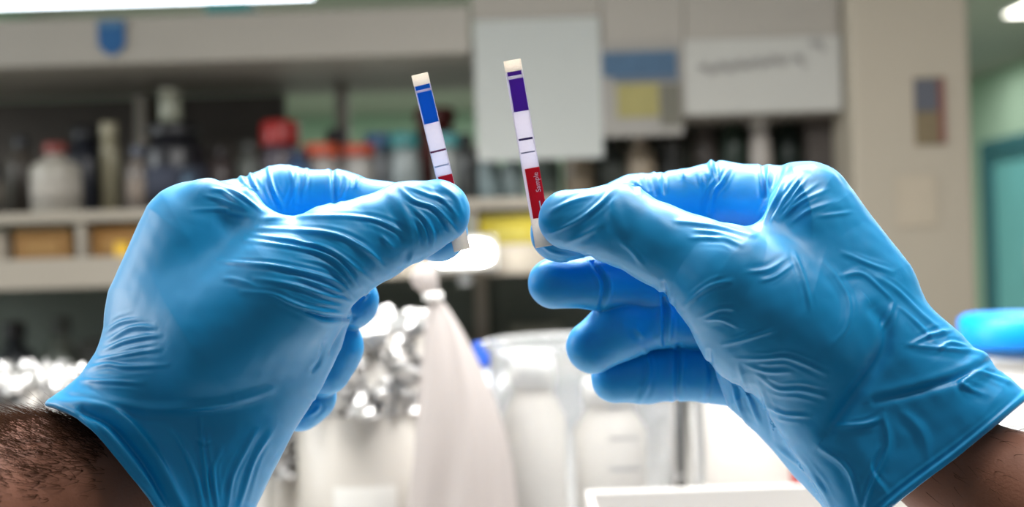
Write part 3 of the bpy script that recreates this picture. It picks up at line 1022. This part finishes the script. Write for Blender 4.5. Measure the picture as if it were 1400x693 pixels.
bm = bmesh.new()
M_PENCIL = mat('grey_marker', (120, 118, 116), 0.8)
for (a0, a1, zz) in ((-0.82, 0.3, 0.18), (0.4, 0.52, 0.36), (0.62, 0.78, 0.75)):
    n = max(6, int((a1 - a0) * 40))
    pts = [(w * (a0 + (a1 - a0) * i / n), -0.0028, h * (zz + 0.13 * math.sin(i * 1.9) + 0.07 * math.sin(i * 0.7) + 0.22 * (i / n if zz == .18 else 0))) for i in range(n + 1)]
    tube_bm(pts, 0.0026, 5, bm)
from_bm('handwriting', bm, M_PENCIL, t)
t, w, h = flat_thing('poster', 'narrow dark picture with a red right edge on the cream pier', 'poster', 1250, 106, 1292, 198, YR - 0.061, mat('picture_olive', (96, 84, 62), 0.7, noise=0.2, nscale=40))
box('upper_picture', -w, w * .5, -0.004, -0.0022, 0, h * .95, mat('picture_slate', (70, 72, 80), 0.7, noise=0.2, nscale=40), t, 0.0002)
box('red_edge', w * .6, w * .96, -0.004, -0.0022, -h * .95, h * .95, mat('picture_red', (102, 56, 52), 0.7), t, 0.0002)
t, w, h = flat_thing('hand_sign', 'faint beige hand print notice low on the cream pier', 'sign', 1226, 240, 1280, 310, YR - 0.061, mat('notice_beige', (152, 142, 126), 0.8))
# teal box standing on the top board
def teal_box():
    c = at_y(318, 24, YR + 0.05)
    t = thing('box', 'small flat teal box lying on the grey top board', 'box', (c.x, YR + 0.03, zF0 + 0.0305))
    box('body', -0.035, 0.035, -0.02, 0.06, 0, zF1 - zF0 - 0.018, mat('teal_card', (46, 112, 110), 0.6), t)
    box('lid', -0.037, 0.037, -0.022, 0.062, zF1 - zF0 - 0.017, zF1 - zF0 - 0.004, mat('teal_lid', (60, 130, 126), 0.6), t)


teal_box()

# ================================================================== bottles and boxes on the rack
MATS = {}


def cm(rgb, rough=0.45, **kw):
    key = (rgb, rough, tuple(kw.items()))
    if key not in MATS:
        MATS[key] = mat('plastic_%s' % ['red', 'amber', 'teal', 'blue', 'plum', 'grey', 'green', 'ivory'][len(MATS) % 8], rgb, rough, **kw)
    return MATS[key]


def bottle(px, w_px, h_px, z0, y, body, cap, label, cat='bottle', band=None, kind='round', cap_px=None, capw=0.5, group=None, name='reagent_bottle', neck=0.72):
    k = y / FPX
    x = at_y(px, 346, y).x + (z0 - CAM.z) * math.tan(-ROLL) * 0
    # place by the pixel column at the foot of the thing
    for _ in range(3):
        q = 346.5 - (z0 + h_px * k / 2 - CAM.z) / k
        x = at_y(px, q, y).x
    r, H = w_px * k / 2, h_px * k
    cr = r * capw
    ch = (cap_px * k) if cap_px else H * 0.16
    t = thing(name, label, cat, (x, y, z0), group)
    sh0 = H - ch
    lathe('body', [(0, 0.0), (r * .93, 0.0), (r, r * .08), (r, sh0 * neck), (r * .9, sh0 * (neck + .10)), (cr * 1.0, sh0 * .93), (cr * .9, sh0 * .95), (cr * .9, sh0 + 0.0005), (0, sh0 + 0.0005)], cm(body, 0.35), t)
    lathe('cap', [(0, sh0 + 0.001), (cr * 1.08, sh0 + 0.001), (cr * 1.1, sh0 + ch * .1), (cr * 1.08, H - ch * .12), (cr * .98, H), (0, H)], cm(cap, 0.4), t, 24, None,
          lambda kk, i, n: 0.02 if i % 2 and 0 < kk < 4 else 0)
    if band:
        lathe('paper_label', [(r * 1.0, sh0 * .16), (r * 1.015, sh0 * .16), (r * 1.015, sh0 * .58), (r * 1.0, sh0 * .58)], cm(band, 0.8), t)
    return t


def carton(px0, px1, h_px, z0, y, rgb, label, d=0.12, lid=None, name='carton', cat='box', tag_rgb=None, group=None):
    k = y / FPX
    q = 346.5 - (z0 + h_px * k / 2 - CAM.z) / k
    x = at_y((px0 + px1) / 2, q, y).x
    w, H = (px1 - px0) * k / 2, h_px * k
    t = thing(name, label, cat, (x, y, z0), group)
    box('body', -w, w, 0, d, 0, H * .82, cm(rgb, 0.7), t, 0.003)
    box('lid', -w * 1.02, w * 1.02, -0.002, d + 0.002, H * .82 + 0.0005, H, cm(lid or rgb, 0.7), t, 0.003)
    if tag_rgb:
        box('front_label', -w * .6, w * .6, -0.0022, -0.0002, H * .2, H * .6, cm(tag_rgb, 0.8), t, 0.0003)
    return t


zm, zl = zM1 + 0.0005, zL1 + 0.0005
# middle shelf, left to right
bottle(-26, 56, 96, zm, 2.10, (60, 58, 60), (40, 40, 44), 'dark grey bottle at the far left end of the middle shelf', band=(110, 104, 96))
bottle(30, 40, 110, zm, 2.18, (70, 64, 58), (34, 34, 38), 'slim brown bottle with black cap behind the white bottle at left')
bottle(76, 66, 96, zm, 2.08, (150, 145, 136), (110, 44, 38), 'large milky bottle with a red cap on the left of the middle shelf', band=(156, 150, 142), capw=0.42)
bottle(118, 60, 122, zm, 2.22, (32, 34, 42), (22, 22, 26), 'tall black bottle right behind the milky one', capw=0.6)
bottle(150, 26, 124, zm, 2.14, (128, 122, 100), (140, 134, 112), 'narrow cream bottle between the two black ones', capw=0.8)
bottle(190, 34, 88, zm, 2.08, (100, 92, 86), (64, 70, 84), 'short brown-grey bottle left of the big black jar', band=(126, 114, 104))
bottle(238, 86, 118, zm, 2.10, (18, 18, 24), (14, 14, 18), 'big black round jar on the middle shelf behind the left knuckle', capw=0.74, neck=0.8, band=(48, 52, 66))
bottle(232, 30, 46, zm + 118 * 2.10 / FPX + 0.001, 2.10, (124, 126, 112), (134, 134, 120), 'pale little tub standing on top of the black jar', name='tub', cat='tub', capw=0.9)
bottle(258, 22, 52, zm, 2.04, (62, 84, 104), (50, 60, 74), 'small blue-grey vial in front of the big black jar', capw=0.8)
bottle(300, 40, 84, zm, 2.12, (60, 52, 52), (36, 32, 34), 'dark maroon bottle right of the big black jar')
bottle(338, 36, 92, zm, 2.16, (88, 92, 88), (60, 62, 60), 'grey bottle left of the red-capped bottle')
bottle(384, 52, 118, zm, 2.14, (66, 58, 66), (134, 22, 18), 'dark bottle with a wide bright red cap', capw=0.92, cap_px=34)
bottle(408, 40, 76, zm, 2.05, (44, 66, 96), (34, 40, 60), 'navy bottle just right of the red-capped one', band=(60, 90, 130))
bottle(440, 50, 84, zm, 2.08, (132, 128, 124), (150, 64, 40), 'white bottle with a wide orange cap left of a second one', capw=0.9, cap_px=20)
bottle(490, 46, 82, zm, 2.09, (132, 130, 126), (146, 60, 38), 'white bottle with a wide orange cap, the nearer to the blue strip', capw=0.9, cap_px=18)
bottle(462, 40, 108, zm, 2.24, (34, 30, 34), (30, 26, 30), 'black bottle behind the two orange-capped ones', capw=0.7)
bottle(520, 42, 98, zm, 2.16, (116, 120, 124), (24, 66, 98), 'clear bottle with a deep blue cap left of the blue strip', capw=0.9, cap_px=24)
bottle(554, 44, 96, zm, 2.10, (118, 126, 126), (40, 104, 104), 'clear bottle with a teal cap behind the blue strip', capw=0.9, cap_px=22)
bottle(596, 72, 132, zm, 2.24, (82, 34, 30), (74, 26, 24), 'large dark red bottle behind the blue strip', capw=0.72)
bottle(612, 36, 92, zm, 2.06, (116, 120, 118), (56, 116, 118), 'clear bottle with a dark teal cap just right of the blue strip', capw=0.9, cap_px=20)
bottle(638, 34, 90, zm, 2.06, (52, 54, 54), (30, 30, 32), 'black bottle under the left edge of the paper sheet')
bottle(668, 34, 70, zm, 2.06, (112, 126, 128), (80, 96, 98), 'grey-teal bottle left of the purple strip')
bottle(702, 34, 66, zm, 2.06, (104, 116, 116), (66, 82, 84), 'grey-teal bottle right behind the purple strip')
bottle(746, 42, 72, zm, 2.08, (72, 80, 74), (44, 46, 44), 'dark green-grey bottle just right of the purple strip')
bottle(790, 42, 76, zm, 2.08, (118, 106, 90), (60, 58, 54), 'brown bottle under the right half of the paper sheet')
bottle(834, 40, 88, zm, 2.10, (36, 40, 38), (24, 26, 26), 'black bottle left below the poster', band=(70, 74, 70))
bottle(876, 40, 84, zm, 2.10, (150, 136, 118), (120, 108, 96), 'tan bottle below the poster')
bottle(916, 48, 104, zm, 2.12, (40, 40, 38), (26, 26, 26), 'wide black bottle below the right edge of the poster')
bottle(962, 44, 118, zm, 2.14, (70, 64, 60), (50, 46, 44), 'brown-black bottle at the left below the notice sheet')
bottle(1004, 40, 116, zm, 2.12, (30, 44, 34), (24, 34, 28), 'dark green bottle below the middle of the notice sheet')
bottle(1040, 30, 100, zm, 2.08, (150, 144, 138), (170, 166, 160), 'pale grey bottle between the dark green ones', capw=0.8)
bottle(1078, 42, 116, zm, 2.14, (32, 42, 36), (20, 22, 22), 'blackish green bottle right of the pale grey one')
carton(1106, 1142, 104, zm, 2.06, (60, 54, 50), 'tall dark brown carton at the right end of the middle shelf', lid=(70, 62, 58))

# lower ledge
G = None
carton(18, 96, 44, zl, 2.03, (134, 98, 52), 'wide tan carton on the ledge at the far left', 0.2, tag_rgb=(146, 112, 66))
carton(124, 197, 44, zl, 2.03, (146, 106, 56), 'golden tan carton on the ledge next to the left glove', 0.2, tag_rgb=(156, 120, 70))
carton(-70, 6, 44, zl, 2.03, (150, 140, 126), 'grey-brown carton at the left end of the ledge', 0.2)
carton(655, 740, 44, zl, 2.03, (196, 178, 52), 'yellow carton on the ledge between the two hands', 0.2, lid=(190, 176, 80), tag_rgb=(206, 192, 90))
carton(560, 632, 44, zl, 2.03, (128, 132, 116), 'grey-green carton left of the yellow one', 0.2)
carton(760, 840, 44, zl, 2.03, (130, 116, 84), 'beige carton right of the yellow one', 0.2)
bottle(167, 20, 22, zl, 1.985, (222, 176, 40), (232, 190, 60), 'tiny yellow tub on the edge of the ledge beside the left glove', name='tub', cat='tub', capw=0.9)

# a lit lamp head clipped to the ledge
lc = at_y(634, 346, 1.9)
lamp = thing('clip_lamp', 'glowing white lamp head clipped to the ledge behind the strip in the left hand', 'lamp', (lc.x, 1.885, lc.z))
lathe('bulb', [(0, -0.045), (0.012, -0.043), (0.017, -0.034), (0.017, 0.03), (0.012, 0.042), (0, 0.045)], M_SPOT, lamp, 18).matrix_local = Matrix.Rotation(PI / 2, 4, 'Y')
lathe('shade', [(0.026, -0.05), (0.028, -0.05), (0.028, 0.05), (0.026, 0.05)], M_WHITE, lamp, 18).matrix_local = Matrix.Translation((0, 0.03, 0)) @ Matrix.Rotation(PI / 2, 4, 'Y')
box('clip', -0.01, 0.01, 0.045, 0.0848, -0.05, 0.01, M_STEEL, lamp)

# under the rack, at the back of the bench
def back_thing(*a, **kw):
    return bottle(*a, **kw)


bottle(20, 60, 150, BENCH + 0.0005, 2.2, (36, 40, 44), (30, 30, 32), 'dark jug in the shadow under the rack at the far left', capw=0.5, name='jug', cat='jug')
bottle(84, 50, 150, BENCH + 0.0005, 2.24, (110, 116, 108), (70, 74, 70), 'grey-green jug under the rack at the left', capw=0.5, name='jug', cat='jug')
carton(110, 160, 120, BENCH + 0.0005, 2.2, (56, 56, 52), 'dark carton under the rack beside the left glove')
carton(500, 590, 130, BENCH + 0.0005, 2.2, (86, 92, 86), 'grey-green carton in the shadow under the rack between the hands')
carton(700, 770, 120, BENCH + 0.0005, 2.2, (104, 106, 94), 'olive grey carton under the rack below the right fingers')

# ================================================================== glassware in the foreground
M_FOIL = mat('kitchen_foil', (178, 177, 176), 0.42, metal=1.0, noise=0.02)
M_MILK = mat('milky_plastic', (224, 219, 212), 0.35, noise=0.02, thin=0.5)
M_CLEAR = mat('clear_plastic', (240, 242, 244), 0.12, trans=0.85, noise=0.01, ior=1.2)
M_LABEL = mat('white_label', (246, 245, 242), 0.7, thin=0.4)
M_BAG = mat('white_film', (204, 197, 194), 0.45, noise=0.02, thin=0.55)
M_TRAY = mat('tray_plastic', (206, 203, 200), 0.4, noise=0.02)
M_CAPBLUE = mat('cap_blue', (0, 140, 236), 0.4)


def px_xy(px, y, z):
    q = 346.5
    for _ in range(4):
        x = at_y(px, q, y).x
        q = 346.5 - (z - CAM.z) * FPX / y + (px - 700) * math.tan(ROLL)
    return at_y(px, q, y).x


def top_z(px, py, y):
    return at_y(px, py, y).z


def crumple(o, amp, scale, seed):
    r = np.random.default_rng(seed)
    me = o.data
    P = np.array([v.co[:] for v in me.vertices])
    pts = r.uniform(P.min(0), P.max(0), (int(scale), 3))
    d = np.sort(np.linalg.norm(P[:, None] - pts[None], axis=2), axis=1)
    h = (d[:, 1] - d[:, 0])
    h = np.minimum(h / (np.median(h) * 2), 1.4)
    n = np.array([v.normal[:] for v in me.vertices])
    P += n * (amp * (h - .5))[:, None]
    for v, p in zip(me.vertices, P):
        v.co = p


def foil_beaker(px, y, w_px, top_px, foil_bottom_px, label, seed, paper=None):
    z0 = BENCH + 0.0005
    zt = top_z(px, top_px, y)
    zf = top_z(px, foil_bottom_px, y)
    k = y / FPX
    r = w_px * k / 2
    H = zt - z0
    t = thing('beaker', label, 'beaker', (px_xy(px, y, (z0 + zt) / 2), y, z0))
    hb = H - 0.012
    lathe('glass', [(0, 0), (r * .86, 0), (r * .92, 0.008), (r * .92, hb), (r * .89, hb), (r * .89, 0.01), (0, 0.01)], M_MILK, t, 36)
    prof = []
    zz = zf - z0
    n = 26
    for i in range(n + 1):
        prof.append((r * (1.0 - 0.05 * i / n), zz + (hb + 0.002 - zz) * i / n))
    for i in range(1, 9):
        a = i / 8 * PI / 2
        prof.append((r * .95 * math.cos(a) if i < 8 else 0, hb + 0.002 + 0.012 * math.sin(a)))
    f = lathe('foil_cover', prof, M_FOIL, t, 90, None, lambda kk, i, nn: 0.03 * math.sin(i * 0.9 + kk * .3) + 0.02 * math.sin(i * 2.3))
    f.data.polygons.foreach_set('use_smooth', [False] * len(f.data.polygons))
    crumple(f, 0.011, 140, seed)
    if paper:
        lathe_part = []
        bm = bmesh.new()
        a0, a1 = paper[0], paper[1]
        z1, z2 = top_z(px, paper[3], y) - z0, top_z(px, paper[2], y) - z0
        rows = []
        for i in range(13):
            a = a0 + (a1 - a0) * i / 12
            rows.append([bm.verts.new((r * .925 * math.cos(a), r * .925 * math.sin(a), zq)) for zq in (z1, z2)])
        for A, B in zip(rows, rows[1:]):
            bm.faces.new((A[0], B[0], B[1], A[1]))
        o = from_bm('paper_label', bm, M_LABEL, t)
        s = o.modifiers.new('s', 'SOLIDIFY')
        s.thickness = 0.0008
        s.offset = 1
    return t


foil_beaker(505, 1.02, 210, 436, 556, 'tall beaker under a crumpled foil cover, white label low on its front, between the hands', 3, (-1.95, -1.1, 648, 720))
foil_beaker(418, 1.16, 120, 520, 640, 'smaller foil-capped beaker half hidden behind the fingers of the left glove', 5)
foil_beaker(36, 1.05, 175, 510, 610, 'foil-capped beaker behind the hairy left forearm', 8)


# white film bag rising to a peak
def film_bag():
    y = 0.93
    z0 = BENCH + 0.0005
    k = y / FPX
    base = px_xy(640, y, z0)
    t = thing('plastic_bag', 'white film bag rising to a twisted peak right of the foil-covered beaker', 'bag', (base, y, z0))
    rows = [(800, 626, 84), (740, 628, 76), (693, 629, 70), (640, 628, 66), (590, 626, 58), (540, 622, 48), (500, 616, 38), (460, 608, 27), (430, 602, 17), (412, 596, 9), (402, 590, 9), (392, 584, 17), (380, 580, 19), (368, 580, 15), (360, 583, 6)]
    bm = bmesh.new()
    n = 40
    rings = []
    for (py, px, hw) in rows:
        q = at_y(px, py, y)
        ring = []
        zz = max(0.0, q.z - z0)
        for i in range(n):
            a = 2 * PI * i / n
            rr = hw * k * (1 + 0.10 * math.sin(a * 5 + py * .012) + 0.06 * math.sin(a * 9 + 1 + py * .02))
            ring.append(bm.verts.new((q.x - base + rr * math.cos(a), 0.75 * rr * math.sin(a), zz)))
        rings.append(ring)
    for A, B in zip(rings, rings[1:]):
        for i in range(n):
            bm.faces.new((A[i], A[(i + 1) % n], B[(i + 1) % n], B[i]))
    bm.faces.new(rings[-1])
    bm.faces.new(rings[0][::-1])
    o = from_bm('film', bm, M_BAG, t, True)
    sb = o.modifiers.new('sub', 'SUBSURF')
    sb.levels = sb.render_levels = 1
    lathe('tie', [(0.006, -0.003), (0.0078, -0.002), (0.0078, 0.002), (0.006, 0.003)], M_WHITE, t, 14, (at_y(592, 405, y).x - base, 0, at_y(592, 405, y).z - z0))


film_bag()


# clear measuring jug with white bottles inside
def clear_jug():
    y = 1.0
    z0 = BENCH + 0.0005
    k = y / FPX
    zt = top_z(800, 474, y)
    r = 128 * k
    H = zt - z0
    t = thing('measuring_jug', 'wide clear plastic jug with a rolled rim and side handle below the right fingers', 'jug', (px_xy(800, y, (z0 + zt) / 2), y, z0))
    lathe('jug_wall', [(0, 0), (r * .9, 0), (r * .93, 0.006), (r * .99, H), (r * 1.05, H + 0.001), (r * 1.06, H + 0.006), (r * 1.02, H + 0.008), (r * .97, H + 0.003), (r * .91, 0.008), (0, 0.006)], M_CLEAR, t, 48)
    hp = [(r * 1.0, 0, H * .88), (r * 1.10, 0, H * .9), (r * 1.2, 0, H * .82), (r * 1.22, 0, H * .6), (r * 1.2, 0, H * .34), (r * 1.1, 0, H * .2), (r * .97, 0, H * .2)]
    bm = tube_bm(hp, 0.006, 10)
    from_bm('jug_handle', bm, M_CLEAR, t, True)
    for i in range(6):
        bm = box_bm(r * .2, r * .5, -r * .94, -r * .93, H * (.25 + .11 * i), H * (.25 + .11 * i) + 0.002)
        from_bm('graduation', bm, cm((150, 150, 152), 0.7), t)
    return t.location.x, y, z0 + 0.0065, r


jx, jy, jz, jr = clear_jug()


def inner(dx, dy, r, H, lab, capc):
    t = thing('sample_bottle', lab, 'bottle', (jx + dx, jy + dy, jz))
    lathe('body', [(0, 0), (r * .95, 0), (r, 0.004), (r, H * .75), (r * .6, H * .86), (r * .6, H * .87), (0, H * .87)], M_MILK, t)
    lathe('cap', [(0, H * .872), (r * .72, H * .872), (r * .72, H * .98), (r * .66, H), (0, H)], capc, t)


inner(-0.040, -0.005, 0.025, 0.205, 'tall milky bottle inside the clear jug, left of two', M_WHITE)
inner(0.022, 0.012, 0.030, 0.185, 'broad milky bottle inside the clear jug, right of two', M_WHITE)

# tube with a blue cap left of the jug
bottle(664, 26, 330, BENCH + 0.0005, 1.08, (214, 220, 232), (44, 92, 200), 'slim clear tube with a blue cap beside the white film bag', capw=0.9, cap_px=34, name='sample_tube', cat='tube', neck=0.86)
# white tub, tray, rod, red cap
bottle(1034, 150, 240, BENCH + 0.0005, 1.25, (206, 200, 195), (200, 194, 190), 'broad white tub behind the right palm', capw=0.97, cap_px=24, name='tub', cat='tub', neck=0.85)
kx = px_xy(930, 1.13, 1.04)
st = thing('clamp_stand', 'thin dark metal stand rod beside the clear jug', 'stand', (kx, 1.13, BENCH + 0.0005))
lathe('rod', [(0, 0.008), (0.0042, 0.008), (0.0042, 0.20), (0, 0.20)], cm((96, 98, 100), 0.35, metal=0.7), st, 12)
box('base', -0.03, 0.03, -0.04, 0.04, 0, 0.008, cm((90, 92, 94), 0.5), st)
bm = tube_bm([(0.0, -0.005, 0.16), (-0.022, -0.005, 0.155), (-0.032, -0.005, 0.12), (-0.024, -0.005, 0.085), (0, -0.005, 0.08)], 0.0025, 8)
from_bm('clamp_ring', bm, cm((150, 150, 150), 0.4), st, True)

y = 0.79
ta, tb = at_y(876, 668, y), at_y(1150, 690, y)
tr = thing('tray', 'shallow white plastic tray at the front edge of the bench', 'tray', ((ta.x + tb.x) / 2, y, BENCH + 0.0005))
hw = (tb.x - ta.x) / 2 + 0.03
zh = ta.z - BENCH - 0.02
box('tray_floor', -hw, hw, 0, 0.1, 0, 0.004, M_TRAY, tr)
box('tray_wall', -hw, hw, 0, 0.004, 0.0045, zh, M_TRAY, tr)
box('tray_wall', -hw, hw, 0.096, 0.1, 0.0045, zh, M_TRAY, tr)
box('tray_wall', -hw, -hw + 0.004, 0.0045, 0.0955, 0.0045, zh, M_TRAY, tr)
box('tray_wall', hw - 0.004, hw, 0.0045, 0.0955, 0.0045, zh, M_TRAY, tr)
bottle(1108, 46, 200, BENCH + 0.0005, 1.02, (232, 228, 226), (190, 40, 44), 'white bottle with a red cap peeking out below the right palm', capw=0.95, cap_px=50, neck=0.9)
# blue-capped bottle at the right edge
bottle(1402, 150, 408, BENCH + 0.0005, 0.95, (226, 224, 222), (0, 136, 232), 'large white bottle with a broad bright blue cap at the right edge of the bench', capw=0.98, cap_px=46, neck=0.9)
